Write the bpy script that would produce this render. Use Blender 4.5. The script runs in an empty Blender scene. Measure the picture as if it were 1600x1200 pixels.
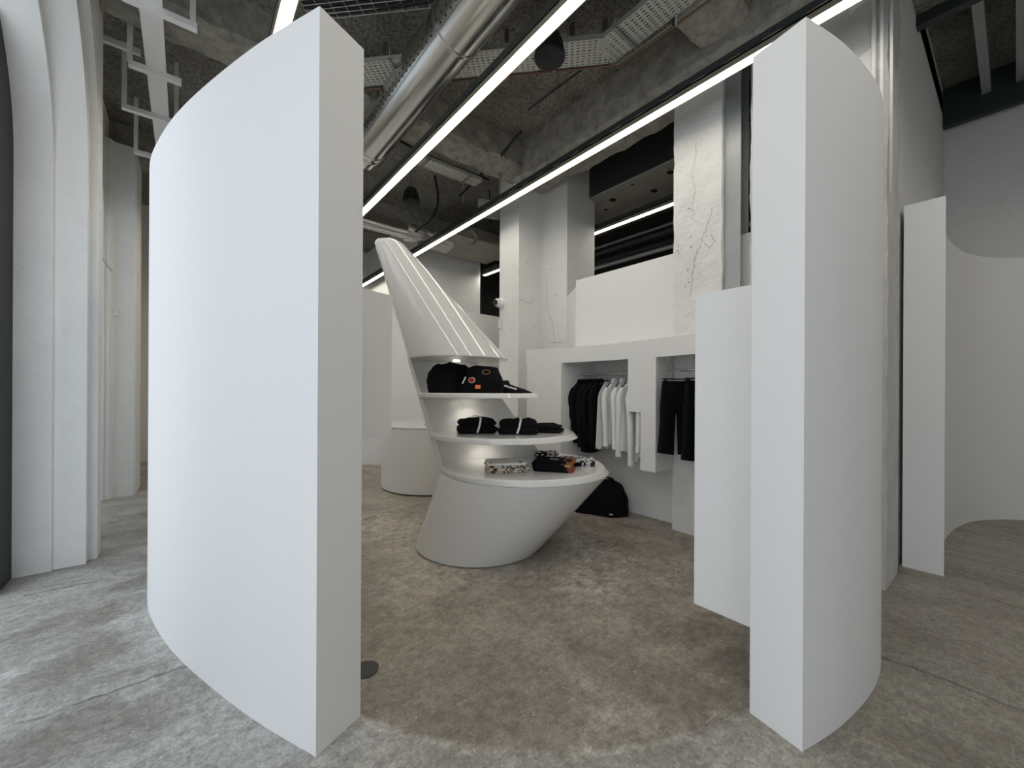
import bpy, math, random
from mathutils import Vector, Matrix, noise
random.seed(7)
S = bpy.context.scene
COL = S.collection
# ---------------------------------------------------------------- frames
# world X runs across the shop (towards the back wall), world Y runs along it.
CA, SA = 0.779, 0.627
YAW = -math.atan2(SA, CA)
def V(X, Y, z=0.0):                    # plan measured from the entrance, turned into world axes
    return Vector((CA*X + SA*Y, -SA*X + CA*Y, z))

# ---------------------------------------------------------------- camera, world, exposure
cam_d = bpy.data.cameras.new('camera'); cam = bpy.data.objects.new('camera', cam_d); COL.objects.link(cam)
cam_d.sensor_width = 36; cam_d.lens = 14.29; cam_d.shift_y = 0.0069; cam_d.clip_start = 0.05
cam.matrix_world = (Matrix.Translation((0, 0, 1.5)) @ Matrix.Rotation(YAW, 4, 'Z') @ Matrix.Rotation(math.radians(90), 4, 'X')
                    @ Matrix.Rotation(math.radians(0.3), 4, 'Z'))
S.camera = cam
w = bpy.data.worlds.new('sky'); S.world = w; w.use_nodes = True
bg = w.node_tree.nodes['Background']; bg.inputs[0].default_value = (0.84, 0.91, 1.0, 1); bg.inputs[1].default_value = 1.72
S.view_settings.view_transform = 'Standard'; S.view_settings.look = 'None'
S.view_settings.exposure = 0.0; S.view_settings.gamma = 1; S.view_settings.use_curve_mapping = False
LED_POWER = 18.0
H = 3.07; ZC = 5.3

# ---------------------------------------------------------------- materials
MATS = {}
def nt(m): m.use_nodes = True; return m.node_tree
def mat(name, col, rough=0.6, metal=0.0, coat=0.0, bump=0.0, bscale=40, var=0.0, vscale=3, spec=0.5, sheen=0.0, trans=0.0):
    m = bpy.data.materials.new(name); t = nt(m); b = t.nodes['Principled BSDF']
    b.inputs['Base Color'].default_value = (*col, 1); b.inputs['Roughness'].default_value = rough
    b.inputs['Metallic'].default_value = metal; b.inputs['Coat Weight'].default_value = coat
    b.inputs['Coat Roughness'].default_value = 0.004; b.inputs['Specular IOR Level'].default_value = spec
    b.inputs['Sheen Weight'].default_value = sheen
    b.inputs['Transmission Weight'].default_value = trans
    tc = t.nodes.new('ShaderNodeNewGeometry')
    if var:
        n = t.nodes.new('ShaderNodeTexNoise'); n.inputs['Scale'].default_value = vscale; n.inputs['Detail'].default_value = 8; n.inputs['Roughness'].default_value = .65
        t.links.new(tc.outputs['Position'], n.inputs['Vector'])
        r = t.nodes.new('ShaderNodeValToRGB'); r.color_ramp.elements[0].position = .3; r.color_ramp.elements[1].position = .7
        r.color_ramp.elements[0].color = (*[max(0, c*(1-var)) for c in col], 1); r.color_ramp.elements[1].color = (*[min(1, c*(1+var)) for c in col], 1)
        t.links.new(n.outputs['Fac'], r.inputs['Fac']); t.links.new(r.outputs['Color'], b.inputs['Base Color'])
    if bump:
        n = t.nodes.new('ShaderNodeTexNoise'); n.inputs['Scale'].default_value = bscale; n.inputs['Detail'].default_value = 6; n.inputs['Roughness'].default_value = .7
        t.links.new(tc.outputs['Position'], n.inputs['Vector'])
        bp = t.nodes.new('ShaderNodeBump'); bp.inputs['Strength'].default_value = bump; bp.inputs['Distance'].default_value = .02
        t.links.new(n.outputs['Fac'], bp.inputs['Height']); t.links.new(bp.outputs['Normal'], b.inputs['Normal'])
    return m
def emit(name, col, s):
    m = bpy.data.materials.new(name); t = nt(m); t.nodes.remove(t.nodes['Principled BSDF'])
    e = t.nodes.new('ShaderNodeEmission'); e.inputs[0].default_value = (*col, 1); e.inputs[1].default_value = s
    t.links.new(e.outputs[0], t.nodes['Material Output'].inputs[0]); return m
paint = mat('matt_white_paint', (.80, .80, .79), .75, bump=.08, bscale=90)
plaster = mat('painted_plaster', (.78, .78, .76), .8, bump=.35, bscale=14, var=.03, vscale=6)
rough_plaster = mat('rough_painted_plaster', (.76, .76, .74), .85, bump=.8, bscale=9, var=.06, vscale=5)
gloss = mat('gloss_white_lacquer', (.74, .74, .73), .55, coat=1.0, spec=.2)
matte_int = mat('satin_white_board', (.78, .78, .77), .35)
steel = mat('galvanised_duct', (.62, .62, .60), .20, metal=1.0)
foil = mat('crumpled_foil', (.75, .74, .71), .3, metal=1.0, bump=1.0, bscale=18)
greysteel = mat('grey_painted_steel', (.36, .38, .38), .45, metal=.3, var=.1, vscale=4)
darksteel = mat('dark_steel', (.045, .055, .055), .5, metal=.4)
black = mat('black_plastic', (.012, .012, .013), .45)
blackmesh = mat('black_speaker_grille', (.018, .018, .02), .75)
traym = mat('pale_tray_metal', (.50, .51, .48), .45, metal=.4)
wire = mat('zinc_wire', (.30, .30, .29), .4, metal=.8)
cable = mat('black_cable', (.010, .010, .010), .6)
copper = mat('brown_pipe', (.16, .09, .06), .5)
hole = mat('drilled_hole', (.01, .01, .01), .9)
cloth_k = mat('black_cloth', (.0065, .0065, .008), .95, bump=.3, bscale=60, spec=.15)
cloth_w = mat('white_cloth', (.80, .80, .79), .9, bump=.15, bscale=60)
chrome = mat('chrome', (.7, .7, .7), .15, metal=1)
beige = mat('beige_board', (.38, .36, .32), .8, var=.12, vscale=3, bump=.1)
red = mat('red_print', (.55, .03, .03), .7); orange = mat('orange_label', (.85, .20, .07), .7)
wprint = mat('white_print', (.75, .75, .72), .8); gold = mat('tan_print', (.45, .25, .10), .8)
brown = mat('rust_brown_lining', (.26, .07, .035), .8)
pink = mat('salmon_print', (.75, .35, .28), .8)
green = mat('green_sign', (.03, .16, .09), .6)
crackm = mat('open_crack', (.30, .29, .27), .95)
led_m = emit('led_diffuser', (1.0, .93, .82), LED_POWER)
spot_m = emit('downlight_lens', (1.0, .93, .80), 12)
dark_room = mat('unlit_backroom_dark', (.035, .035, .033), .9, var=.3, bump=.5, bscale=10)  # darkness of the unlit back room is put into the wall colour

def concrete_ceiling():
    m = bpy.data.materials.new('sprayed_concrete'); t = nt(m); b = t.nodes['Principled BSDF']; b.inputs['Roughness'].default_value = .95
    g = t.nodes.new('ShaderNodeNewGeometry')
    def noi(sc, d=8, r=.65):
        n = t.nodes.new('ShaderNodeTexNoise'); n.inputs['Scale'].default_value = sc; n.inputs['Detail'].default_value = d; n.inputs['Roughness'].default_value = r
        t.links.new(g.outputs['Position'], n.inputs['Vector']); return n
    n1, n2, n3 = noi(1.3), noi(26, 4), noi(60, 3)
    r = t.nodes.new('ShaderNodeValToRGB'); e = r.color_ramp.elements
    e[0].position, e[0].color = .32, (.22, .21, .185, 1); e[1].position, e[1].color = .72, (.44, .42, .375, 1)
    t.links.new(n1.outputs['Fac'], r.inputs['Fac'])
    r2 = t.nodes.new('ShaderNodeValToRGB'); e = r2.color_ramp.elements
    e[0].position, e[0].color = .36, (.35, .35, .35, 1); e[1].position, e[1].color = .56, (1, 1, 1, 1)
    t.links.new(n2.outputs['Fac'], r2.inputs['Fac'])
    mx = t.nodes.new('ShaderNodeMixRGB'); mx.blend_type = 'MULTIPLY'; mx.inputs[0].default_value = .8
    t.links.new(r.outputs[0], mx.inputs[1]); t.links.new(r2.outputs[0], mx.inputs[2]); t.links.new(mx.outputs[0], b.inputs['Base Color'])
    bp = t.nodes.new('ShaderNodeBump'); bp.inputs['Strength'].default_value = 1; bp.inputs['Distance'].default_value = .05
    t.links.new(n2.outputs['Fac'], bp.inputs['Height']); t.links.new(bp.outputs['Normal'], b.inputs['Normal'])
    return m
ceil_m = concrete_ceiling()
def beam_concrete():
    m = mat('pale_broken_concrete', (.36, .345, .305), .95, bump=1.0, bscale=22, var=.35, vscale=7); return m
beam_m = beam_concrete()

def floor_material():
    m = bpy.data.materials.new('worn_concrete_floor'); t = nt(m); b = t.nodes['Principled BSDF']; L = t.links.new
    g = t.nodes.new('ShaderNodeNewGeometry'); pos = g.outputs['Position']
    def noi(sc, d=10, r=.65, vec=None, dist=0):
        n = t.nodes.new('ShaderNodeTexNoise'); n.inputs['Scale'].default_value = sc; n.inputs['Detail'].default_value = d
        n.inputs['Roughness'].default_value = r; n.inputs['Distortion'].default_value = dist; L(vec or pos, n.inputs['Vector']); return n.outputs['Fac']
    def ramp(f, *st):
        r = t.nodes.new('ShaderNodeValToRGB'); e = r.color_ramp.elements
        while len(e) < len(st): e.new(.5)
        for i, (p, c) in enumerate(st): e[i].position = p; e[i].color = (*c, 1) if isinstance(c, tuple) else (c, c, c, 1)
        L(f, r.inputs['Fac']); return r.outputs[0]
    def mix(f, a, c, mode='MIX'):
        x = t.nodes.new('ShaderNodeMixRGB'); x.blend_type = mode
        if isinstance(f, float): x.inputs[0].default_value = f
        else: L(f, x.inputs[0])
        for i, q in ((1, a), (2, c)):
            if isinstance(q, tuple): x.inputs[i].default_value = (*q, 1)
            else: L(q, x.inputs[i])
        return x.outputs[0]
    def math_(op, a, c=0.0):
        x = t.nodes.new('ShaderNodeMath'); x.operation = op
        for i, q in ((0, a), (1, c)):
            if isinstance(q, (int, float)): x.inputs[i].default_value = q
            else: L(q, x.inputs[i])
        return x.outputs[0]
    mp = t.nodes.new('ShaderNodeMapping'); mp.inputs['Scale'].default_value = (.7, 2.6, 1); L(pos, mp.inputs['Vector'])
    streak = noi(1.3, 10, .7, mp.outputs[0], .6)
    big, mid, fine = noi(.9, 6, .6, dist=.4), noi(4, 10, .7), noi(45, 6, .7)
    mp2 = t.nodes.new('ShaderNodeMapping'); mp2.inputs['Scale'].default_value = (2.8, .6, 1); L(pos, mp2.inputs['Vector'])
    streak2 = noi(1.5, 12, .72, mp2.outputs[0], .5)
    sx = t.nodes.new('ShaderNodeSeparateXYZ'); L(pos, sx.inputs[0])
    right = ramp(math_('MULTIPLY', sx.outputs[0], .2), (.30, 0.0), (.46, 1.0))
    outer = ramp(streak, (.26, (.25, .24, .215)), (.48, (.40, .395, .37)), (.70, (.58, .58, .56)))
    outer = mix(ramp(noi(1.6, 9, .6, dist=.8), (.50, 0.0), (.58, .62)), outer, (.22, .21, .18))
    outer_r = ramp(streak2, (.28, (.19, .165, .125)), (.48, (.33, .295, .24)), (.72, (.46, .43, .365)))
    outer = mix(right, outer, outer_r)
    inner = ramp(noi(2.2, 10, .72, dist=.5), (.30, (.12, .10, .078)), (.50, (.27, .23, .182)), (.72, (.56, .50, .42)))
    inner = mix(ramp(noi(7, 10, .75), (.45, 0.0), (.62, .75)), inner, (.35, .32, .27))
    # finish boundary: old screed inside the ring, newer patching outside it
    c = V(.165, 3.8)
    def ring(cx, cy, rad, soft):
        vd = t.nodes.new('ShaderNodeVectorMath'); vd.operation = 'DISTANCE'; L(pos, vd.inputs[0]); vd.inputs[1].default_value = (cx, cy, 0)
        d = math_('ADD', vd.outputs['Value'], math_('MULTIPLY', math_('SUBTRACT', noi(5, 6, .7), .5), .10))
        mr = t.nodes.new('ShaderNodeMapRange'); mr.inputs['From Min'].default_value = rad-soft; mr.inputs['From Max'].default_value = rad+soft
        mr.inputs['To Min'].default_value = 1; mr.inputs['To Max'].default_value = 0; L(d, mr.inputs['Value']); return mr.outputs[0]
    front = ring(c.x, c.y, 2.12, .03)
    c2 = V(-.1, 5.2); back = ring(c2.x, c2.y, 2.7, .5)
    lighter = ramp(noi(.75, 5, .55, dist=.3), (.44, 0.0), (.60, .8))
    inner = mix(lighter, inner, ramp(noi(9, 10, .8), (.38, (.22, .195, .16)), (.58, (.72, .67, .58))))
    inside = math_('MAXIMUM', front, math_('MULTIPLY', back, .75))
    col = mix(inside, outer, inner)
    edge = math_('MULTIPLY', math_('MULTIPLY', front, math_('SUBTRACT', 1.0, front)), 3.2)
    col = mix(math_('MULTIPLY', edge, ramp(noi(8, 4, .6), (.42, 0.0), (.55, 1.0))), col, (.60, .57, .52))
    front2 = ring(c.x, c.y, 2.03, .10); rim = math_('MULTIPLY', math_('SUBTRACT', front, front2), ramp(noi(6, 6, .7), (.40, .75), (.55, .25)))
    col = mix(rim, col, (.10, .085, .065))
    # worn blotches, cracks, paint specks
    col = mix(ramp(big, (.40, .5), (.56, 0.0)), col, (.19, .17, .14))
    wob = math_('MULTIPLY', math_('SUBTRACT', noi(3, 8, .75), .5), .16)
    part = ramp(noi(1.7, 4, .5), (.40, 0.0), (.50, 1.0))
    def joint(axis, k, lo, hi):
        d = math_('ABSOLUTE', math_('SUBTRACT', math_('ADD', sx.outputs[axis], wob), k))
        line = ramp(math_('MULTIPLY', d, 10), (.03, 1.0), (.16, 0.0))
        o = sx.outputs[1-axis]
        rng = math_('MULTIPLY', math_('GREATER_THAN', o, lo), math_('LESS_THAN', o, hi))
        return math_('MULTIPLY', math_('MULTIPLY', line, part), math_('MULTIPLY', rng, .75))
    for (ax, k, lo, hi) in ((0, 3.1, -3, .9), (1, 2.8, -.9, .25), (1, 4.5, -.9, .3), (0, 3.86, 1.9, 3.9), (0, 5.4, -2, .5), (0, .95, 4.6, 7)):
        col = mix(joint(ax, k, lo, hi), col, (.10, .06, .045) if k == 3.86 else (.07, .065, .055))
    grain = ramp(noi(85, 5, .8), (.36, .78), (.62, 1.25)); col = mix(1.0, col, grain, 'MULTIPLY')
    mott = ramp(noi(19, 9, .78), (.36, .70), (.60, 1.28)); col = mix(1.0, col, mott, 'MULTIPLY')
    scr = t.nodes.new('ShaderNodeMapping'); scr.inputs['Rotation'].default_value = (0, 0, .7); scr.inputs['Scale'].default_value = (3, 60, 1); L(pos, scr.inputs['Vector'])
    col = mix(ramp(noi(1.2, 4, .6, scr.outputs[0]), (.62, 0.0), (.70, .5)), col, (.60, .57, .50))
    vs = t.nodes.new('ShaderNodeTexVoronoi'); vs.inputs['Scale'].default_value = 13; L(pos, vs.inputs['Vector'])
    col = mix(ramp(vs.outputs['Distance'], (.035, .85), (.07, 0.0)), col, (.72, .71, .68))
    col = mix(ramp(fine, (.35, .40), (.55, 0.0)), col, (.10, .09, .08))
    col = mix(ramp(noi(14, 8, .8), (.60, 0.0), (.74, .55)), col, (.46, .45, .42))
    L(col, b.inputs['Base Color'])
    L(ramp(mid, (.3, .24), (.7, .52)), b.inputs['Roughness'])
    bp = t.nodes.new('ShaderNodeBump'); bp.inputs['Strength'].default_value = .35; bp.inputs['Distance'].default_value = .01
    L(math_('ADD', fine, mid), bp.inputs['Height']); L(bp.outputs['Normal'], b.inputs['Normal'])
    return m
floor_m = floor_material()

def mono_print(name, a, c, sc, thr=.5, c3=None):
    m = bpy.data.materials.new(name); t = nt(m); b = t.nodes['Principled BSDF']; b.inputs['Roughness'].default_value = .9
    tc = t.nodes.new('ShaderNodeTexCoord'); n = t.nodes.new('ShaderNodeTexNoise'); n.inputs['Scale'].default_value = sc; n.inputs['Detail'].default_value = 2
    n.inputs['Distortion'].default_value = 1.2
    t.links.new(tc.outputs['Object'], n.inputs['Vector']); r = t.nodes.new('ShaderNodeValToRGB'); r.color_ramp.interpolation = 'CONSTANT'
    e = r.color_ramp.elements; e[0].position = 0; e[0].color = (*a, 1); e[1].position = thr; e[1].color = (*c, 1)
    if c3: q = e.new(thr+.10); q.color = (*c3, 1)
    t.links.new(n.outputs['Fac'], r.inputs['Fac']); t.links.new(r.outputs[0], b.inputs['Base Color']); return m
flower = mono_print('black_and_white_flower_print', (.008, .008, .008), (.70, .70, .68), 22, .52)
whiteprint = mono_print('white_tee_with_print', (.76, .76, .73), (.03, .03, .03), 13, .66, (.62, .25, .17))
camo = mono_print('cream_and_black_print', (.68, .63, .52), (.02, .02, .02), 20, .56, (.45, .2, .12))

# ---------------------------------------------------------------- mesh builder
class MB:
    def __init__(s): s.v = []; s.f = []; s.m = []; s.sm = []
    def add(s, vs, fs, mi=0, smooth=False):
        o = len(s.v); s.v += [tuple(p) for p in vs]
        for f in fs: s.f.append(tuple(i+o for i in f)); s.m.append(mi); s.sm.append(smooth)
        return s
    def box(s, x0, x1, y0, y1, z0, z1, mi=0):
        return s.add([(x0,y0,z0),(x1,y0,z0),(x1,y1,z0),(x0,y1,z0),(x0,y0,z1),(x1,y0,z1),(x1,y1,z1),(x0,y1,z1)],
                     [(0,3,2,1),(4,5,6,7),(0,1,5,4),(1,2,6,5),(2,3,7,6),(3,0,4,7)], mi)
    def prism(s, pts, z0, z1, mi=0):
        n = len(pts); vs = [(p[0], p[1], z0) for p in pts]+[(p[0], p[1], z1) for p in pts]
        return s.add(vs, [tuple(range(n-1, -1, -1)), tuple(range(n, 2*n))]+[(i, (i+1) % n, n+(i+1) % n, n+i) for i in range(n)], mi)
    def rings(s, rs, cap=True, mi=0, smooth=True, capm=None):
        n = len(rs[0]); vs = [p for r in rs for p in r]; fs = []
        for k in range(len(rs)-1):
            for i in range(n): fs.append((k*n+i, k*n+(i+1) % n, (k+1)*n+(i+1) % n, (k+1)*n+i))
        s.add(vs, fs, mi, smooth)
        if cap:
            s.add(rs[0], [tuple(range(n-1, -1, -1))], capm if capm is not None else mi); s.add(rs[-1], [tuple(range(n))], capm if capm is not None else mi)
        return s
    def tube(s, path, r, n=10, mi=0, cap=True):
        path = [Vector(p) for p in path]; rs = []; up = None
        for i, p in enumerate(path):
            d = (path[min(i+1, len(path)-1)]-path[max(i-1, 0)]).normalized()
            if up is None: up = Vector((0, 0, 1)) if abs(d.z) < .9 else Vector((1, 0, 0))
            a = d.cross(up).normalized(); b = a.cross(d).normalized(); up = b
            rr = r[i] if isinstance(r, (list, tuple)) else r
            rs.append([p+a*math.cos(2*math.pi*k/n)*rr+b*math.sin(2*math.pi*k/n)*rr for k in range(n)])
        return s.rings(rs, cap, mi)
    def wall(s, a, b, z0, z1, mi=0):                 # solid between two polylines
        n = len(a)
        for i in range(n-1):
            p = [a[i], a[i+1], b[i+1], b[i]]
            A = [(q[0], q[1], z0) for q in p]+[(q[0], q[1], z1) for q in p]
            s.add(A, [(0,1,5,4)], mi, True); s.add(A, [(2,3,7,6)], mi, True); s.add(A, [(0,3,2,1), (4,5,6,7)], mi)
        for i in (0, n-1):
            s.add([(a[i][0],a[i][1],z0),(b[i][0],b[i][1],z0),(b[i][0],b[i][1],z1),(a[i][0],a[i][1],z1)], [(0,1,2,3)], mi)
        return s
    def obj(s, name, mats, parent=None, weld=True, loc=None):
        me = bpy.data.meshes.new(name)
        if loc is not None: s.v = [(p[0]-loc[0], p[1]-loc[1], p[2]-loc[2]) for p in s.v]
        me.from_pydata(s.v, [], s.f)
        mats = mats if isinstance(mats, (list, tuple)) else [mats]
        for m in mats: me.materials.append(m)
        for p, mi, sm in zip(me.polygons, s.m, s.sm): p.material_index = mi; p.use_smooth = sm
        if weld:
            import bmesh
            bm = bmesh.new(); bm.from_mesh(me); bmesh.ops.remove_doubles(bm, verts=bm.verts, dist=1e-5)
            bmesh.ops.recalc_face_normals(bm, faces=bm.faces)
            for e in bm.edges:
                if len(e.link_faces) == 2 and e.calc_face_angle(0) > math.radians(38): e.smooth = False
            bm.to_mesh(me); bm.free()
        o = bpy.data.objects.new(name, me); COL.objects.link(o)
        if parent: o.parent = parent
        if loc is not None: o.location = loc
        return o
def tag(o, label, cat, group=None, kind=None):
    if label: o['label'] = label
    if cat: o['category'] = cat
    if group: o['group'] = group
    if kind: o['kind'] = kind
    return o
def struct(o): o['kind'] = 'structure'; return o
def thing(name, label, cat, loc=(0,0,0), rz=0, group=None):
    o = bpy.data.objects.new(name, None); COL.objects.link(o); o.location = loc; o.rotation_euler = (0, 0, rz); o.empty_display_size = .1
    return tag(o, label, cat, group)
def spline(pts, n=10):
    P = [Vector((p[0], p[1], p[2] if len(p) > 2 else 0)) for p in pts]
    P = [P[0]*2-P[1]]+P+[P[-1]*2-P[-2]]; out = []
    for i in range(1, len(P)-2):
        for k in range(n):
            t = k/n; a, b, c, d = P[i-1], P[i], P[i+1], P[i+2]
            out.append(.5*((2*b)+(c-a)*t+(2*a-5*b+4*c-d)*t*t+(3*b-a-3*c+d)*t**3))
    out.append(P[-2]); return out
def smooth(p, it=6):
    for _ in range(it): p = [p[0]]+[(p[i-1]+2*p[i]+p[i+1])/4 for i in range(1, len(p)-1)]+[p[-1]]
    return p
def offset(p, d):
    out = []
    for i, q in enumerate(p):
        t = (p[min(i+1, len(p)-1)]-p[max(i-1, 0)]).normalized(); out.append(q+Vector((-t.y, t.x, 0))*d)
    return out

# ================================================================ THE SHELL
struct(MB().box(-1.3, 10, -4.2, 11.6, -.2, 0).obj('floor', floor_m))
# pavement outside the facade
struct(MB().box(-9, -1.3, -6, 12, -.25, -.02).obj('ground_outside', mat('pavement', (.58, .58, .56), .9, var=.1)))
cm = MB()
cm.box(-1.3, 5.72, -4.2, 11.6, ZC, ZC+.25); cm.box(5.72, 10, .65, 11.6, ZC, ZC+.25); cm.box(8.15, 10, -4.2, .65, ZC, ZC+.25)
cm.box(5.72, 8.15, -4.2, .65, ZC+.35, ZC+.5)
struct(cm.obj('ceiling', ceil_m))
def rough_beam(x0, x1, y0, y1, z0, z1, seed, mi=0, amp=.035):
    """concrete downstand with broken, uneven arrises"""
    m = MB(); n = int((x1-x0)/.07)+1 if x1-x0 > y1-y0 else int((y1-y0)/.07)+1
    rs = []
    for i in range(n):
        t = i/(n-1); ring = []
        if x1-x0 > y1-y0: x = x0+t*(x1-x0); pr = [(y0, z1), (y0, (z0+z1)/2), (y0, z0+.05), (y0+.05, z0), ((y0+y1)/2, z0), (y1-.05, z0), (y1, z0+.05), (y1, (z0+z1)/2), (y1, z1)]
        else: y = y0+t*(y1-y0); pr = [(x0, z1), (x0, (z0+z1)/2), (x0, z0+.05), (x0+.05, z0), ((x0+x1)/2, z0), (x1-.05, z0), (x1, z0+.05), (x1, (z0+z1)/2), (x1, z1)]
        for j, (a, z) in enumerate(pr):
            p = Vector((x, a, z)) if x1-x0 > y1-y0 else Vector((a, y, z))
            if 0 < j < 8:
                q = noise.noise_vector(p*5+Vector((seed, 0, 0)))*amp; q2 = noise.noise_vector(p*16)*amp*.5; p = p+q+q2
            ring.append(p)
        rs.append(ring)
    m.rings(rs, True, mi, False); return m
for k, (y, lab) in enumerate(((-1.6, 0), (1.77, 0), (4.98, 0), (8.3, 0))):
    struct(rough_beam(-1.0 if y > 5 else -.85, 4.75 if y < 5 else 8.0, y-.24, y+.24, 4.88, ZC+.02, k*3).obj('ceiling_beam', beam_m))
struct(rough_beam(3.98, 4.60, .6, 4.9, 4.74, ZC+.02, 20, amp=.045).obj('ceiling_lintel', beam_m))

# facade on the street side: arched openings
def arch_layer(mb, x0, x1, ya, yb, arches, ztop=ZC):
    y = ya
    for (a0, a1, sp) in arches:
        if a0 > y: mb.box(x0, x1, y, a0, 0, ztop)
        R = (a1-a0)/2; cy = (a0+a1)/2; N = 28
        pts = [(cy-R*math.cos(math.pi*k/N), sp+R*math.sin(math.pi*k/N)) for k in range(N+1)]
        for k in range(N):
            (p, z), (q, zz) = pts[k], pts[k+1]
            vs = [(x0,p,z),(x0,q,zz),(x0,q,ztop),(x0,p,ztop),(x1,p,z),(x1,q,zz),(x1,q,ztop),(x1,p,ztop)]
            mb.add(vs, [(0,1,2,3), (7,6,5,4), (3,2,6,7)]); mb.add(vs, [(0,4,5,1)], 0, True)
        y = a1
    if y < yb: mb.box(x0, x1, y, yb, 0, ztop)
fm = MB()
arch_layer(fm, -1.06, -.85, -4.2, 11.6, [(-3.9, -1.3, 3.35), (-.75, 1.85, 3.35), (2.37, 4.97, 3.35), (5.6, 7.7, 3.55)])
arch_layer(fm, -.85, -.655, -4.2, 5.2, [(-3.93, -1.27, 3.42), (-.78, 1.88, 3.42), (2.34, 5.0, 3.42)])
arch_layer(fm, -.655, -.60, -4.2, 5.30, [(-4.05, -1.15, 3.5), (-.9, 2.0, 3.5), (2.22, 5.1, 3.5)])
struct(fm.obj('wall_left', plaster))
pm = MB(); pm.prism([(-.86, 7.72), (-.80, 7.72), (-.76, 7.80), (-.56, 7.80), (-.54, 7.83), (-.54, 8.6), (-.86, 8.6)], 0, 4.9)
struct(pm.obj('wall_left_pier', plaster))
# glazing of the second arch and steel frame of the entrance arch
gm = MB(); gm.box(-1.0, -.985, 5.6, 7.7, 0, 4.7)
frosted = mat('frosted_glass', (.92, .95, .97), .5, trans=.85); win = struct(gm.obj('window_1', frosted))
dm = MB(); dm.box(-1.16, -1.0605, 4.60, 5.05, 0, 5.0); dm.box(-1.20, -1.165, 4.66, 4.72, 0, 4.8)
struct(dm.obj('door_1', mat('black_steel_door', (.012, .012, .012), .6)))

# back wall of the shop
struct(MB().box(4.34, 4.44, .65, 3.95, 0, H+.01).obj('wall_back', paint))
q = MB(); q.prism([(4.34, 3.95), (4.68, 4.45), (4.80, 4.45), (4.44, 3.95)], 0, H-.08); struct(q.obj('wall_back_return', paint))
def holes_on(mb, plane, u0, u1, z0, z1, n, mi, axis='x', seed=1):
    rd = random.Random(seed)
    for _ in range(n):
        u = rd.uniform(u0, u1); z = rd.uniform(z0, z1); r = rd.uniform(.004, .010)
        pts = [(math.cos(a*math.pi/3.5)*r, math.sin(a*math.pi/3.5)*r*rd.uniform(.8, 1.5)) for a in range(7)]
        vs = [(plane, u+a, z+b) if axis == 'x' else (u+a, plane, z+b) for a, b in pts]
        mb.add(vs, [tuple(range(7))], mi)
def crack(mb, pts, axis, plane, r, mi):
    rd = random.Random(len(pts)); P = []
    for (a, b) in zip(pts[:-1], pts[1:]):
        for k in range(6):
            t = k/6; P.append((a[0]+(b[0]-a[0])*t+rd.uniform(-.012, .012), a[1]+(b[1]-a[1])*t+rd.uniform(-.008, .008)))
    P.append(pts[-1])
    for (a, b) in zip(P[:-1], P[1:]):
        d = Vector((b[0]-a[0], b[1]-a[1])); 
        if d.length < 1e-4: continue
        nrm = Vector((-d.y, d.x)).normalized()*rd.uniform(r*.4, r)
        vs = [(a[0]-nrm.x, a[1]-nrm.y), (b[0]-nrm.x, b[1]-nrm.y), (b[0]+nrm.x, b[1]+nrm.y), (a[0]+nrm.x, a[1]+nrm.y)]
        mb.add([(plane, u, z) if axis == 'x' else (u, plane, z) for u, z in vs], [(0, 1, 2, 3)], mi)
def rough_pillar(x0, x1, y0, y1, z1, amp, seed):
    mb = MB(); N = 60; rs = []
    pr = []
    for (a, b) in (((x0, y0), (x1, y0)), ((x1, y0), (x1, y1)), ((x1, y1), (x0, y1)), ((x0, y1), (x0, y0))):
        for k in range(5): pr.append((a[0]+(b[0]-a[0])*k/5, a[1]+(b[1]-a[1])*k/5))
    for i in range(N+1):
        z = z1*i/N
        rs.append([Vector((x, y, z))+noise.noise_vector(Vector((x, y, z))*6+Vector((seed, 0, 0)))*amp*Vector((1, 1, 0)).length/1.4*(1 if 0 < i < N else 0) for x, y in pr])
    for r in rs:
        z = r[0].z
        for p in r: p.z = min(max(p.z, 0), z1)
    return mb.rings(rs, True, 0, False)
m = rough_pillar(4.15, 4.6, 1.845, 2.357, ZC, .012, 4)
crack(m, [(2.10, 4.1), (2.12, 3.9), (2.14, 3.75), (2.11, 3.62), (2.14, 3.45), (2.13, 3.32), (2.08, 3.25)], 'x', 4.134, .0025, 1)
crack(m, [(1.93, 3.35), (1.98, 3.2), (2.04, 3.05), (2.10, 2.92), (2.13, 2.75), (2.16, 2.5)], 'x', 4.134, .0035, 1)
crack(m, [(1.95, 3.1), (1.90, 3.02), (1.95, 2.96), (1.99, 3.0)], 'x', 4.134, .003, 1)
holes_on(m, 4.134, 1.9, 2.3, 2.6, 3.5, 16, 1, seed=3)
tag(m.obj('pillar', [rough_plaster, crackm], loc=(4.15, 1.845, 0)), 'white rough-plastered pillar with long wandering cracks, right of the dark wall opening', 'pillar')
m = MB(); m.box(4.15, 4.70, 5.0, 5.51, 0, ZC)
holes_on(m, 4.146, 5.05, 5.46, 1.8, 4.1, 9, 1, seed=5); holes_on(m, 4.997, 4.2, 4.65, 2.0, 4.0, 7, 1, 'y', seed=6)
crack(m, [(4.17, 2.98), (4.30, 2.94), (4.42, 2.93), (4.44, 3.02)], 'y', 4.997, .004, 1)
tag(m.obj('pillar', [plaster, crackm], loc=(4.15, 5.0, 0)), 'square white pillar carrying the small security camera', 'pillar')
m = MB(); m.box(4.68, 5.34, 4.45, 5.6, 0, ZC)
holes_on(m, 4.677, 4.6, 4.95, 1.9, 4.1, 16, 1, seed=8)
crack(m, [(4.92, 3.3), (4.90, 3.0), (4.86, 2.8), (4.78, 2.65), (4.72, 2.4), (4.70, 2.2)], 'x', 4.677, .0035, 1)
crack(m, [(4.84, 2.3), (4.60, 2.28), (4.52, 2.29)], 'x', 4.677, .004, 1)
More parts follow.
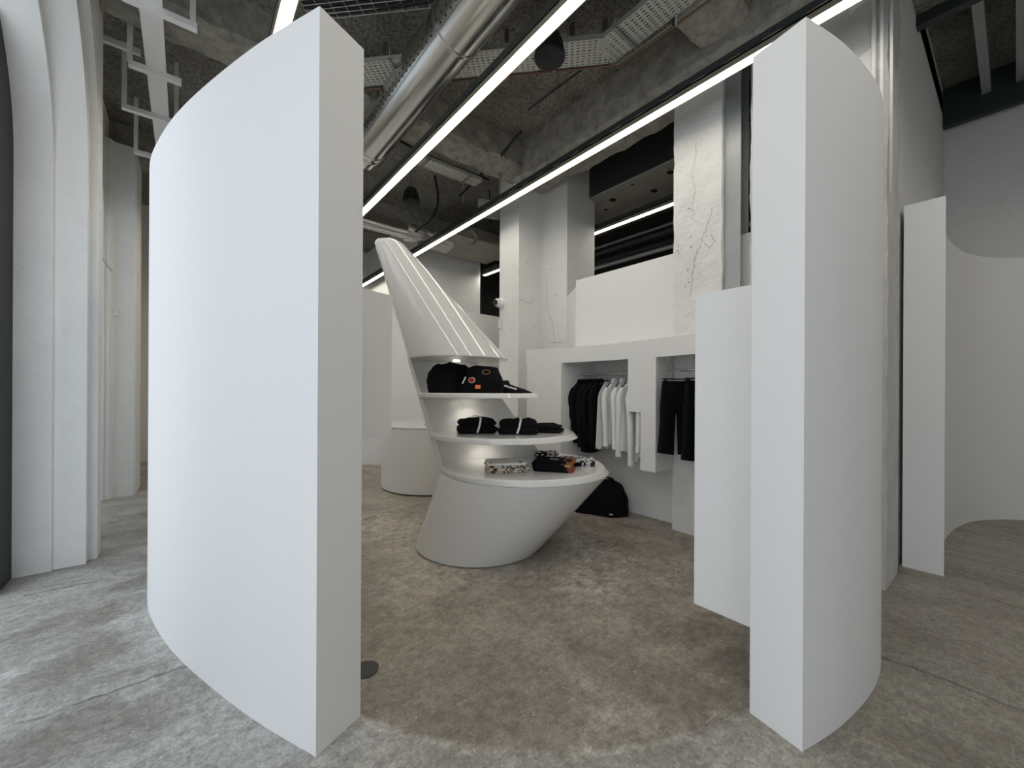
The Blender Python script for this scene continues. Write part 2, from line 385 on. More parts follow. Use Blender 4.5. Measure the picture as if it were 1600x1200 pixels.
struct(m.obj('wall_back_pier', [plaster, crackm]))
m = rough_pillar(4.15, 4.62, .62, 1.585, ZC, .014, 11)
struct(m.obj('wall_back_side', mat('shaded_rough_plaster', (.60, .59, .56), .85, bump=.8, bscale=9, var=.08, vscale=5)))  # rough plaster greyed down: dim light on this wall put into its colour
struct(MB().box(4.15, 8.5, .65, .85, 0, ZC+.5).obj('wall_right', plaster))
struct(MB().box(8.3, 8.5, -4.2, .65, 0, ZC+.5).obj('wall_right_end', plaster))
struct(MB().box(-1.3, 8.5, -4.4, -4.2, 0, ZC+.5).obj('wall_rear', plaster))
struct(MB().box(-1.3, 4.0, 11.3, 11.5, 0, ZC).obj('wall_far', plaster))
m = MB(); m.box(3.92, 4.05, 8.1, 11.4, 0, ZC); m.box(4.05, 5.52, 8.1, 8.25, 0, ZC)
struct(m.obj('wall_far_side', paint))
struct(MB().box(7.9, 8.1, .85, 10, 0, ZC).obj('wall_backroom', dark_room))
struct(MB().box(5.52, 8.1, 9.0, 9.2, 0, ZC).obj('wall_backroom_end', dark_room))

# ================================================================ CURVED PARTITIONS
def partition(name, pts, d, label, cat='partition wall', z1=H, m=paint):
    p = smooth(spline([V(*q) for q in pts], 12)); b = offset(p, d)
    mb = MB().wall(p, b, 0, z1); o = mb.obj(name, m, loc=tuple(p[0])); tag(o, label, cat); return p, b
LW, LWi = partition('curved_partition', [(-.794,1.661),(-1.204,1.868),(-1.76,2.205),(-2.163,2.50),(-2.56,2.86),(-2.93,3.35),(-3.15,3.95),(-3.2,4.6),(-3.05,5.3)], -.235,
    'tall curved white partition left of the entrance, its broad outer face lit by daylight')
RW, RWi = partition('curved_partition', [(1.22,1.697),(1.50,1.835),(1.83,2.05),(2.06,2.26),(2.25,2.50),(2.38,2.80),(2.44,3.15)], .23,
    'tall curved white partition right of the entrance, narrow bright end and grey outer face')
partition('curved_partition', [(-4.6,7.3),(-3.8,7.9),(-2.93,8.2),(-1.95,8.15),(-.95,8.14),(-.35,8.55),(.0,9.0)], .2,
    'low curved white partition at the far end behind the round counter')
# curved lining of the annex on the right
pp = smooth(spline([(4.85,.37),(5.7,.45),(6.5,.44),(7.2,.32),(7.70,.02),(8.0,-.5),(8.1,-1.3),(8.12,-2.5)], 12))
mb = MB(); mb.wall(pp, [Vector((min(p.x, 8.25), .62, 0)) if i < 40 else Vector((8.27, p.y+.02 if i > 55 else .62-(i-39)*.02, 0)) for i, p in enumerate(pp)], 0, 3.12)
tag(mb.obj('curved_partition', paint, loc=(4.85, .5, 0)), 'white wall lining with a thick square end, curving round the alcove at the far right', 'partition wall')

# ================================================================ DISPLAY UNIT (leaning cone with shelves)
DY = 4.05
def cx(z): return .13-.61*(z-.73)
def cr(z): return .82-.305*(z-.73)
root = thing('display_stand', 'glossy white leaning cone-shaped display stand with open shelves in the middle of the floor', 'display stand', V(0, DY, 0), YAW)
NSEG = 256
def ring(x, r, z): return [(x+r*math.cos(2*math.pi*k/NSEG), r*math.sin(2*math.pi*k/NSEG), z) for k in range(NSEG)]
mb = MB(); mb.rings([ring(-.32, .60, .0), ring(-.32, .60, .012), ring(-.318+.004, .622, .013), ring(.127, .818, .722), ring(.13, .82, .73)]); mb.obj('base_tub', gloss, root)
def slice_(z0, z1, name, n=3, m=gloss):
    b = .006; rs = [ring(cx(z0), cr(z0)-b, z0), ring(cx(z0+b*.4), cr(z0)-b*.3, z0+b*.3), ring(cx(z0+b), cr(z0+b), z0+b)]
    rs += [ring(cx(z), cr(z), z) for z in [z0+b+(z1-z0-2*b)*k/n for k in range(1, n+1)]]
    rs += [ring(cx(z1-b*.3), cr(z1)-b*.3, z1-b*.3), ring(cx(z1), cr(z1)-b, z1)]
    return MB().rings(rs).obj(name, m, root)
slice_(.731, .785, 'shelf'); slice_(1.055, 1.105, 'shelf'); slice_(1.435, 1.48, 'shelf')
# the closed hood with rounded crown
zz = [1.805, 1.812]+[1.83+.02*k for k in range(56)]
rs = [ring(cx(z)+(.0), cr(z)-(.008 if z == 1.805 else 0), z) for z in zz]
for k in range(1, 7):
    a = k/6*math.pi/2; z = 2.93+.045*math.sin(a)*1.2; rs.append(ring(cx(z), (.1485-(z-2.93)*.15)-.05*(1-math.cos(a)), z))
hood = MB().rings(rs).obj('hood', gloss, root)
# folded support panel running through the shelves
def panel_ring(z, t=.03):
    k = cr(z)/.82; c = cx(z)
    a, b_, d = Vector((-.80, -.10)), Vector((-.37, .24)), Vector((.245, .44))
    P = [a, b_, d]; out = []
    n1 = Vector((-(b_-a).y, (b_-a).x)).normalized(); n2 = Vector((-(d-b_).y, (d-b_).x)).normalized(); nm = (n1+n2).normalized()
    back = [a+n1*t*1.6, b_+nm*t*1.3, d+n2*t]
    back[0] = Vector((-.815, -.02))
    return [(c+p.x*k, p.y*k, z) for p in P+back[::-1]]
for (z0, z1) in ((.785, 1.055), (1.105, 1.435), (1.48, 1.805)):
    r0, r1 = panel_ring(z0), panel_ring(z1)
    mb = MB(); mb.rings([r0, r1], True, 0, False); mb.obj('support_panel', matte_int, root)
def spine_ring(z):
    k = cr(z)/.82; c = cx(z)
    return [(c+x*k, y*k, z) for x, y in ((-.835, -.11), (-.770, -.135), (-.770, -.03), (-.835, -.0))]
MB().rings([spine_ring(.735), spine_ring(1.806)], True, 0, False).obj('spine', matte_int, root)
# recessed downlights under hood and shelves
def to_local(): pass
for (z, dx) in ((1.803, .08), (1.433, .0), (1.053, -.06)):
    x = cx(z)+dx-.12; y = .08
    mb = MB(); mb.rings([[(x+.035*math.cos(a*math.pi/12), y+.035*math.sin(a*math.pi/12), z+dz) for a in range(24)] for dz in (-.006, .0)])
    L_ = mb.obj('downlight', spot_m, root)
    ld = bpy.data.lights.new('downlight_beam', 'SPOT'); ld.energy = 1.5; ld.color = (1, .93, .82); ld.spot_size = math.radians(125); ld.spot_blend = .7; ld.shadow_soft_size = .03
    lo = bpy.data.objects.new('downlight_beam', ld); COL.objects.link(lo); lo.parent = root; lo.location = (x, y, z-.02)

# ---------------------------------------------------------------- folded clothes
def slab(w, d, h, seed=0, dome=0, amp=.006, nu=60, nv=9):
    mb = MB(); rs = []
    for j in range(nv+1):
        a = -math.pi/2+math.pi*j/nv; z = h/2+h/2*math.copysign(abs(math.sin(a))**.7, math.sin(a)); k = abs(math.cos(a))**.55
        inset = h*.5*(1-k); ring_ = []
        if j in (0, nv): inset = h*.5
        for i in range(nu):
            t = 2*math.pi*i/nu; e = .28
            x = (w/2-inset)*math.copysign(abs(math.cos(t))**e, math.cos(t)); y = (d/2-inset)*math.copysign(abs(math.sin(t))**e, math.sin(t))
            nv_ = noise.noise_vector(Vector((x*9+seed*7.1, y*9, z*9+seed)))*amp
            ring_.append((x+nv_.x, y+nv_.y, max(0, z+nv_.z*(.9 if j > 1 else 0))))
        rs.append(ring_)
    if dome:
        rs = [[(p[0], p[1], p[2]*(1-dome*abs(2*p[0]/w)**3-.5*dome*abs(2*p[1]/d)**4+.16*noise.noise(Vector((p[0]*9+seed, p[1]*9, 0))))) for p in r_] for r_ in rs]
    # domed top instead of a flat cap
    top = rs[-1]; c = Vector((0, 0, 0))
    for k in (.75, .45, .15):
        rs.append([(p[0]*k, p[1]*k, max(0, p[2]+noise.noise(Vector((p[0]*k*14+seed, p[1]*k*14, seed*3)))*amp*1.3)) for p in top])
    mb.rings(rs); return mb
def folded(name, X, Y, z, rz, w, d, h, m, label, cat, group=None, seed=0, amp=.006, dome=0):
    o = slab(w, d, h, seed, dome, amp).obj(name, m); o.location = V(X, Y, z); o.rotation_euler = (0, 0, YAW+rz); tag(o, label, cat, group); return o
def decal(name, parent, m, pts, z):          # printed mark sewn on top of a garment, with a little thickness
    mb = MB(); mb.prism(pts, z, z+.0015); return mb.obj(name, m, parent)
def disc(cx_, cy_, r, n=20, sx=1): return [(cx_+r*sx*math.cos(2*math.pi*k/n), cy_+r*math.sin(2*math.pi*k/n)) for k in range(n)]

Z3, Z2, Z1 = .7855, 1.1055, 1.4805
# lowest shelf: three piles of folded tees
for k in range(4):
    o = folded('folded_tshirt', -.05+.010*math.sin(k*2), 3.66+.008*math.cos(k*3), Z3+k*.0225, .24+.07*math.sin(k*1.7), .36, .26, .022, whiteprint if k == 3 else camo,
        ['cream and black printed folded tee, lowest of the pale pile on the bottom shelf', 'cream and black printed folded tee, second from below in the pale pile',
         'cream and black printed folded tee, just under the top one of the pale pile', 'white folded tee with dark and salmon print, topmost of the pale pile'][k],
        't-shirt', 'folded tees on the bottom shelf', seed=k)
    if k == 3:
        p = decal('collar_label', o, black, [(-.02, .085), (.03, .085), (.03, .10), (-.02, .10)], .0235); p['label'] = 'black neck label'
for k in range(4):
    o = folded('folded_tshirt', .37+.008*math.cos(k*2), 3.70, Z3+k*.0245, -.26+.06*math.sin(k*2.1), .34, .25, .024, cloth_k,
        ['black folded tee, lowest of the pile with rust-brown edges on the bottom shelf', 'black folded tee, second from below in the pile with rust-brown edges',
         'black folded tee, just under the top one of the rust-edged pile', 'black folded tee with white neck label, topmost of the rust-edged pile'][k],
        't-shirt', 'folded tees on the bottom shelf', seed=10+k)
    e = slab(.10, .235, .023, 30+k).obj('folded_edge', gold if k == 2 else brown, o); e.location = (.145, 0, .001); e['label'] = 'rust-brown printed sleeve edge'
    if k == 3:
        p = decal('collar_label', o, wprint, [(-.03, -.02), (.045, -.035), (.055, .0), (-.02, .015)], .0255); p['label'] = 'white neck label'
for k in range(3):
    o = folded('folded_tshirt', .63, 3.98, Z3+k*.020, -.05+.04*math.sin(k*2), .34, .24, .0195, cloth_k if k < 2 else flower,
        ['black folded tee, lowest of the pile by the right rim, bottom shelf', 'black folded tee, middle of the pile by the right rim of the shelf',
         'black and white flower print folded tee, topmost by the right rim'][k], 't-shirt', 'folded tees on the bottom shelf', seed=20+k)
    if k < 2:
        e = slab(.12, .235, .0185, 60+k).obj('printed_front', flower, o); e.location = (.09, -.008, .001); e['label'] = 'white flower print'
for k in range(2):
    folded('folded_tshirt', .37, 4.42, Z3+k*.03, .1*k, .26, .20, .03, flower,
        ['black and white printed folded top at the back of the bottom shelf, under another', 'black and white printed folded top behind the support panel, upper one'][k], 't-shirt', 'folded tees on the bottom shelf', seed=40+k)
# middle shelf: two zipped jackets and a third garment behind
def jacket_fold(X, Y, rz, w, d, h, label, seed, strip=True):
    o = folded('folded_jacket', X, Y, Z2, rz, w, d, h*.52, cloth_k, label, 'jacket', 'folded black garments on the middle shelf', seed, .016, .15)
    t = slab(w*.95, d*.93, h*.5, seed+1, .45, .018).obj('upper_fold', cloth_k, o); t.location = (0, .005, h*.46)
    if strip:
        top = h*.97
        prof = [(-d*.50, .012), (-d*.505, h*.45), (-d*.47, h*.82), (-d*.38, top), (-d*.15, top+.006), (d*.1, top+.006), (d*.3, top)]
        a = []; b = []
        for i, (y, z) in enumerate(prof):
            bend = .045*math.sin(i/6*math.pi)
            a.append((bend-.009-.03*i/6, y, z)); b.append((bend+.009-.03*i/6, y, z))
        mb = MB()
        for i in range(len(a)-1):
            n = Vector((0, -.003, .003))
            A = [Vector(a[i])+n, Vector(b[i])+n, Vector(b[i+1])+n, Vector(a[i+1])+n]; B = [p-n*2 for p in A]
            mb.add(A+B, [(0,1,2,3), (7,6,5,4), (0,4,5,1), (1,5,6,2), (2,6,7,3), (3,7,4,0)])
        s_ = mb.obj('zip_tape', wprint, o); s_['label'] = 'white zip tape'
    return o
jacket_fold(-.335, 3.86, .15, .37, .27, .155, 'black folded jacket with curved white zip tape, left one on the middle shelf', 3)
jacket_fold(.06, 3.80, -.08, .37, .27, .145, 'black folded jacket with white zip tape in the centre of the middle shelf', 9)
o = jacket_fold(.28, 3.98, -.25, .44, .28, .085, 'flat black folded garment with white chest print, right on the middle shelf', 15, False)
mb = MB()
for k in range(6):
    a = k*math.pi/6; dx, dy = math.cos(a)*.030, math.sin(a)*.030; nx, ny = -math.sin(a)*.003, math.cos(a)*.003
    mb.prism([(-.10+dx+nx, -.09+dy+ny), (-.10-dx+nx, -.09-dy+ny), (-.10-dx-nx, -.09-dy-ny), (-.10+dx-nx, -.09+dy-ny)], .088, .0905)
e = mb.obj('star_print', wprint, o); e['label'] = 'white star-shaped print'
# top shelf: hooded sweat, patched jacket, flat top
def heap(name, X, Y, z, rz, w, d, h, label, cat, group, seed, amp=.03, prof=None):
    mb = MB(); rs = []; nu = 44; nv = 14
    for j in range(nv+1):
        t = j/nv; z_ = h*t; k = (1-t**3.2*.35)*(1 if t > .06 else .94); ringp = []
        for i in range(nu):
            a = 2*math.pi*i/nu; e = .5
            x = w/2*k*math.copysign(abs(math.cos(a))**e, math.cos(a)); y = d/2*k*math.copysign(abs(math.sin(a))**e, math.sin(a))
            zz_ = z_*(prof(x/w+.5) if prof else 1)
            n = noise.noise_vector(Vector((x*7+seed*3.3, y*7, zz_*9)))*amp+noise.noise_vector(Vector((x*20+seed, y*20, zz_*26)))*amp*.35
            ringp.append((x+n.x*.8, y+n.y*.8, max(0, zz_+(n.z*.7 if j else -1))))
        rs.append(ringp)
    for k in (.7, .4, .12):
        rs.append([(p[0]*k, p[1]*k, max(0, p[2]+noise.noise(Vector((p[0]*k*10+seed, p[1]*k*10, 3)))*amp*.7)) for p in rs[nv]])
    mb.rings(rs); o = mb.obj(name, cloth_k); o.location = V(X, Y, z); o.rotation_euler = (0, 0, YAW+rz); tag(o, label, cat, group); return o
G = 'black garments on the top shelf'
heap('folded_sweatshirt', -.60, 3.90, Z1, .1, .42, .34, .27, 'tall black folded sweatshirt pile at the left of the top shelf', 'sweatshirt', G, 2, .045)
o = heap('patched_jacket', -.27, 3.80, Z1, -.1, .40, .30, .245, 'black folded jacket with round red patch and orange label on the top shelf', 'jacket', G, 5, .030, lambda u: .78+.22*math.sin(u*3.0))
o2 = heap('folded_shirt', -.02, 3.85, Z1, -.12, .42, .26, .125, 'flat black pointed shirt with white lettering, right end of the top shelf', 'shirt', G, 8, .012, lambda u: 1.15-1.0*u)
def patch_front(parent, cx_, cz, r, m, y, name, lab=None, ringm=None, tilt=.5, rectw=None):
    mb = MB(); n = 24
    pts = disc(0, 0, r, n) if not rectw else [(-rectw, -r), (rectw, -r), (rectw, r), (-rectw, r)]
    mb.prism(pts, 0, .003); p = mb.obj(name, m, parent); p.location = (cx_, y, cz); p.rotation_euler = (math.radians(90)-tilt, .05, .05)
    if lab: p['label'] = lab
    return p
p = patch_front(o, -.075, .115, .030, wprint, -.163, 'round_patch', 'round red patch with a pale ring')
p2 = patch_front(o, -.075, .1145, .026, red, -.1655, 'round_patch_centre'); p2['label'] = 'red disc'
mb = MB(); mb.tube([(-.016+.032*t, .012*math.sin(t*6.3), .005) for t in [k/12 for k in range(13)]], .0028, 6); mb.tube([(.013*math.cos(a*math.pi/8), .013*math.sin(a*math.pi/8), .005) for a in range(3, 14)], .0022, 6)
e = mb.obj('patch_emblem', black, o); e.location = (-.075, -.166, .1145); e.rotation_euler = (math.radians(90)-.5, .05, .05)
patch_front(o, -.02, .055, .018, orange, -.166, 'orange_label', 'small orange label', rectw=.024, tilt=.35)
mb = MB(); mb.tube([(.035*math.cos(a*math.pi/12), .024*math.sin(a*math.pi/12), 0) for a in range(25)], .003, 6)
e = mb.obj('oval_print', gold, o); e.location = (.05, -.135, .19); e.rotation_euler = (math.radians(55), 0, .1); e['label'] = 'tan oval outline'
mb = MB(); mb.prism([(-.012, -.035), (.0, -.035), (.018, .03), (.004, .035)], 0, .003); e = mb.obj('sleeve_print', wprint, o); e.location = (-.15, -.150, .115); e.rotation_euler = (math.radians(65), 0, -.3)
mb = MB(); x = -.07
for wd in (.010, .022, .008, .018, .012, .024):
    mb.prism([(x, -.008), (x+wd, -.008), (x+wd, .008), (x, .008)], 0, .0025); x += wd+.005
e = mb.obj('lettering', wprint, o2); e.location = (.03, -.128, .050); e.rotation_euler = (math.radians(68), .28, 0); e['label'] = 'white lettering'

# ================================================================ ROUND COUNTER BEHIND
root = thing('round_counter', 'white drum-shaped counter behind the leaning display stand, dark oval hole in its top', 'counter', V(-1.24, 6.58, 0), YAW)
mb = MB(); mb.rings([[(.83*math.cos(2*math.pi*k/96), .83*math.sin(2*math.pi*k/96), z) for k in range(96)] for z in (.02, .94)]); mb.obj('body', paint, root)
mb = MB(); mb.rings([[(r*math.cos(2*math.pi*k/96), r*math.sin(2*math.pi*k/96), z) for k in range(96)] for r, z in ((.83, .942), (.835, .95), (.835, .968), (.828, .975))]); mb.obj('top', gloss, root)
mb = MB(); mb.prism(disc(0, 0, .79, 64), 0, .02); mb.obj('plinth', black, root)
mb = MB(); mb.rings([[(.02+.14*rr*math.cos(2*math.pi*k/32), -.30+.13*rr*math.sin(2*math.pi*k/32), z) for k in range(32)] for rr, z in ((1, .974), (1, .9765), (.85, .9765))]); e = mb.obj('cable_port', darksteel, root); e['label'] = 'dark oval opening'

# ================================================================ CLOTHES ALCOVES
fpts = [(.19,5.44),(.79,5.01),(1.29,4.48),(1.55,4.12),(1.73,3.81),(1.80,3.35),(1.66,2.95),(1.38,2.58),(1.04,2.31)]
FC = smooth(spline([V(*p) for p in fpts], 16), 4)
def proj_px(p):   # bearing from the entrance, used to find stations along the fascia
    X = CA*p.x-SA*p.y; Y = SA*p.x+CA*p.y; return X/Y
def cut(lo, hi): return [p for p in FC if lo <= proj_px(p) <= hi]
def station(t):
    for a, b in zip(FC[:-1], FC[1:]):
        ta, tb = proj_px(a), proj_px(b)
        if ta <= t <= tb: return a+(b-a)*((t-ta)/(tb-ta))
def seg(t0, t1): return [station(t0)]+[p for p in FC[:70] if t0+.002 < proj_px(p) < t1-.002]+[station(t1)]
root = thing('clothes_alcove', 'curved white clothes alcove surround with stepped openings along the back wall', 'clothes rack', V(1.0, 4.9, 0), 0)
ro = Vector(root.location)
def addp(mb, name, m, parent=root):
    mb.v = [(p[0]-ro.x, p[1]-ro.y, p[2]-ro.z) for p in mb.v]; return mb.obj(name, m, parent)
mb = MB(); TH = -.03
TOP, OP = 2.05, 1.86
i0 = 0
mb.wall(FC, offset(FC, -TH), OP, TOP)
def leg(t0, t1, zb):
    s_ = seg(t0, t1); mb.wall(s_, offset(s_, -TH), zb, OP)
leg(.0368, .1213, .25); leg(.285, .3165, 1.28); leg(.3165, .3535, .66)
# last part of the fascia towards the end panel
tail = FC[-26:]; mb.wall(tail, offset(tail, -TH), .30, OP)
addp(mb, 'fascia', paint)
def side_panel(y, x0, x1, zb, name='side_panel'):
    m_ = MB(); m_.box(x0, x1, y, y+.03, zb, TOP-.03); addp(m_, name, paint)
a = station(.1213); side_panel(a.y+.0, a.x+.031, 4.335, .62)
a = station(.3535); side_panel(a.y+.0, a.x+.031, 4.13, .66)
m_ = MB(); fin = offset(FC, .032)
for a_, b_ in zip(fin[:-1], fin[1:]):
    if a_.y < 1.0: continue
    ym = (a_.y+b_.y)/2; xb = 4.13 if (1.7 < ym < 2.37 or ym < 1.6) else (4.66 if ym > 4.5 else 4.335)
    if xb-.01 > max(a_.x, b_.x):
        m_.prism([(a_.x, a_.y), (b_.x, b_.y), (xb, b_.y), (xb, a_.y)], TOP-.03, TOP)
addp(m_, 'top_board', paint)
# end panel beside the entrance, right
A = FC[-1]; Bp = V(1.275, 2.005); d = (Bp-A).normalized(); nn = Vector((-d.y, d.x, 0))*.03
m_ = MB(); m_.prism([A, Bp, Bp+nn, A+nn], .30, TOP); addp(m_, 'end_panel', paint)
def rail(name, p0, p1, parent, off, bracket=True):
    m_ = MB(); m_.tube([p0-off, p1-off], .0125, 14); r = m_.obj(name, chrome, parent)
    for q in (p0, p1):
        m_ = MB(); m_.tube([q-off+Vector((0, 0, .0)), q-off+Vector((0, 0, .30))], .006, 8); m_.obj('rail_bracket', chrome, r)
rail('rail', Vector((4.08, 3.86, 1.72)), Vector((4.08, 2.42, 1.72)), root, ro)
rail('rail', Vector((3.95, 2.30, 1.72)), Vector((3.80, 1.50, 1.72)), root, ro)

# left alcove: end panel and fascia following the left partition
root2 = thing('clothes_alcove', 'curved white clothes alcove surround inside the left partition, only its end panel in view', 'clothes rack', V(-.85, 2.2, 0), 0)
ro = Vector(root2.location)
Lf = offset(LW, -(.235+.46))
Lf = [p for p in Lf]
def near(p): return min(range(len(Lf)), key=lambda i: (Lf[i]-p).length)
A2 = V(-.698, 2.36); k0 = near(A2+V(-.25, .12)); Lc = smooth([A2]+Lf[k0+2:70], 4)
mb = MB(); mb.wall(Lc, offset(Lc, .03), 1.75, TOP); seg2 = Lc[:4]; mb.wall(seg2, offset(seg2, .03), 1.236, 1.75); addp(mb, 'fascia', paint, root2)
B2 = V(-.93, 2.015); d = (B2-A2).normalized(); nn = Vector((d.y, -d.x, 0))*.03
mb = MB(); mb.prism([A2, B2, B2+nn, A2+nn], 1.236, TOP); addp(mb, 'end_panel', paint, root2)
R0, R1 = V(-1.0, 2.40, 1.72), V(-1.9, 3.05, 1.72)
rail('rail', R0, R1, root2, ro)

# ---------------------------------------------------------------- hanging clothes
def hook(parent, z=.0):
    mb = MB(); pts = [(0, .0, -.075), (0, 0, -.03)]+[(0.018*math.sin(a)-.0, 0, .0-.018*math.cos(a)*-1-.0) for a in [math.pi*k/8-math.pi for k in range(0)]]
    pts = [(0, 0, -.085), (0, 0, -.045), (.012, 0, -.028), (.0165, 0, -.010), (.0145, 0, .008), (.004, 0, .0165), (-.009, 0, .014), (-.0155, 0, .004)]
    mb.tube(pts, .0022, 6); return mb.obj('hook', chrome, parent)
def oval(cx_, cz, hw, ht, n=28, wr=0, seed=0):
    out = []
    for k in range(n):
        a = 2*math.pi*k/n; e = .7
        x = hw*math.copysign(abs(math.cos(a))**e, math.cos(a)); y = ht*math.copysign(abs(math.sin(a))**e, math.sin(a))
        f = 1+wr*noise.noise(Vector((x*16+seed, (1 if y > 0 else -1)*2.0, cz*2.0+seed*2)))*2.2
        out.append((cx_+x, y*f+wr*.02*math.sin(x*60+seed), cz))
    return out
def shirt(label, m, group, length=.88, seed=0, wide=1.0, cuff=None, sheer=False, cat='shirt', slv=.62, name='hanging_shirt', th=.028):
    root = thing(name, label, cat, group=group); hook(root)
    hm = MB(); hm.tube([(-.17*wide, 0, -.175), (-.10, 0, -.122), (0, 0, -.085), (.10, 0, -.122), (.17*wide, 0, -.175)], .007, 8); hm.obj('hanger', black, root)
    rs = []; rd = random.Random(seed)
    st = [(-.085, .040, .016), (-.095, .062, .020), (-.125, .105*wide, .024), (-.165, .155*wide, .026), (-.215, .188*wide, .028), (-.32, .180*wide, th), (-.45, .175*wide, th), (-.60, .182*wide, th*1.1), (-.75, .19*wide, th*1.15), (-length, .195*wide, th*1.2)]
    for (z, hw, ht) in st:
        rs.append([Vector(p) for p in oval(0, max(z, -length), hw, ht, 36, .28, seed)])
    for p in rs[-1]: p.z += .03*abs(p.x/.2)**2+rd.uniform(-.004, .004)
    MB().rings(rs).obj('body', m, root)
    if not sheer:
        for sx in (-1, 1):
            rr = []; path = [(.150, -.170, .026, .022), (.185, -.225, .040, .030), (.208, -.30, .042, .032), (.205, -.42, .038, .030), (.200, -.55, .036, .028), (.196, -.12-slv, .032, .026)]
            lean = rd.uniform(-.03, .03)
            for i, (x, z, hw, ht) in enumerate(path):
                t = i/5; rr.append([Vector((sx*x*wide+p[0], p[1]+lean*t*t, z)) for p in oval(0, 0, hw*(1+.12*math.sin(i*2.3+seed)), ht*(1+.15*math.sin(i*3.1+seed)), 18)])
            sl = MB().rings(rr).obj('sleeve', m, root)
            if cuff:
                c_ = [Vector((sx*.196*wide+p[0], p[1]+lean, z)) for z in (0,) for p in oval(0, 0, .031, .025, 18)]
                zc = -.12-slv
                MB().rings([[Vector((p.x, p.y, zc+.004)) for p in c_], [Vector((p.x+(p.x-sx*.196*wide)*.10, p.y*1.10, zc-.004)) for p in c_], [Vector((p.x+(p.x-sx*.196*wide)*.12, p.y*1.12, zc-.068)) for p in c_]]).obj('cuff', m, sl)
        rr = [[Vector(p) for p in oval(0, z, hw, ht, 20)] for z, hw, ht in ((-.098, .070, .027), (-.078, .056, .025), (-.060, .050, .022), (-.066, .040, .015))]
        MB().rings(rr).obj('collar', m, root)
    return root
def at(root, x, y, z=1.72, rz=0.0): root.location = (x, y, z); root.rotation_euler = (0, 0, rz)
GB = 'black garments on the first rail'; GW = 'white shirts on the first rail'
labs = ['black jacket at the far left end of the back rail', 'second black jacket from the left end of the back rail', 'third black jacket from the left end of the back rail',
        'black long-sleeved garment in the middle of the black group on the back rail', 'fifth black garment from the left on the back rail',
        'long black garment with low-hanging sleeve on the back rail', 'black garment hanging next but one to the white tulle dress', 'black garment touching the white tulle dress on its left']
for k, lab in enumerate(labs):
    s_ = shirt(lab, cloth_k, GB, length=[.80, .86, .82, .90, .84, 1.0, .86, .90][k], seed=k*3+1, slv=[.72, .60, .66, .70, .6, .80, .62, .78][k], cat='jacket', name='hanging_jacket', th=.030, wide=.95)
    at(s_, 4.07+.008*math.sin(k*2.2), 3.76-k*.068, rz=.10*math.sin(k*1.9))
# sheer tulle dress
tulle = bpy.data.materials.new('white_tulle'); t = nt(tulle); b = t.nodes['Principled BSDF']; b.inputs['Base Color'].default_value = (.82, .82, .81, 1); b.inputs['Roughness'].default_value = .8; b.inputs['Alpha'].default_value = .8
s_ = thing('tulle_dress', 'sheer white pleated tulle dress between the black garments and the white shirts', 'dress'); hook(s_)
hm = MB(); hm.tube([(-.17, 0, -.135), (-.10, 0, -.105), (0, 0, -.082), (.10, 0, -.105), (.17, 0, -.135)], .007, 8); hm.obj('hanger', black, s_)
rs = []
for i in range(13):
    t_ = i/12; z = -.10-.80*t_; hw = .06+.13*min(1, t_*5)+.035*t_; ht = .02+.045*t_; n = 96; R_ = []
    for k in range(n):
        a = 2*math.pi*k/n; f = 1+.22*min(1, t_*2)*math.sin(k*2*math.pi/4+.7*math.sin(k*.37)); R_.append(Vector((hw*math.cos(a)*(1+.03*math.sin(k*1.3)), ht*math.sin(a)*f, z-.02*math.sin(k*.5)*t_)))
    rs.append(R_)
MB().rings(rs, False).obj('skirt', tulle, s_); at(s_, 4.07, 3.175, rz=.1)
wl = ['white long-sleeved shirt nearest the tulle dress on the back rail', 'white shirt second from the tulle dress, buttoned cuff in view', 'white shirt third from the tulle dress with long turned cuff',
      'long white shirt just left of the stepped panel, hem lowest of the whites', 'white shirt half hidden behind the stepped panel']
for k, lab in enumerate(wl):
    s_ = shirt(lab, cloth_w, GW, length=[.86, .84, .92, 1.02, .96][k], seed=50+k*5, slv=[.68, .70, .78, .86, .7][k], cuff=True, wide=.97); at(s_, 4.07, 3.06-k*.115, rz=.10*math.sin(k*2))
# trousers on the second rail
def trousers(label, x, y, rz, hem=.86, seed=0, group='black garments on the second rail'):
    root = thing('hanging_trousers', label, 'trousers', group=group); hook(root)
    hm = MB(); hm.tube([(-.17, 0, -.088), (.17, 0, -.088)], .007, 8)
    for sx in (-.13, .13): hm.box(sx-.012, sx+.012, -.012, .012, -.125, -.085)
    hm.obj('hanger', black, root)
    rs = [[Vector(p) for p in oval(0, z, hw, ht, 30, .1, seed)] for z, hw, ht in ((-.108, .165, .022), (-.15, .17, .028), (-.25, .178, .034), (-.36, .186, .036), (-.40, .188, .034))]
    MB().rings(rs).obj('waist', cloth_k, root)
    for sx in (-1, 1):
        rs = [[Vector(p) for p in oval(sx*c, z, hw, ht, 24, .15, seed+sx)] for z, c, hw, ht in ((-.34, .093, .092, .036), (-.50, .100, .084, .036), (-.70, .112, .086, .036), (-hem, .122, .092, .038))]
        for p in rs[-1]: p.z += .03*sx*p.x/.2
        MB().rings(rs).obj('leg', cloth_k, root)
    at(root, x, y, rz=rz); return root
trousers('black trousers at the left end of the second rail, hem gap showing', 3.935, 2.20, YAW+.30, .87, 2)
trousers('black trousers further right on the second rail, partly behind the entrance end panel', 3.905, 1.96, YAW+.50, .90, 7)
s_ = shirt('black jacket on the second rail behind the trousers', cloth_k, 'black garments on the second rail', length=.86, seed=91, cat='jacket', name='hanging_jacket', wide=.8); at(s_, 3.86, 1.80, rz=-.25)
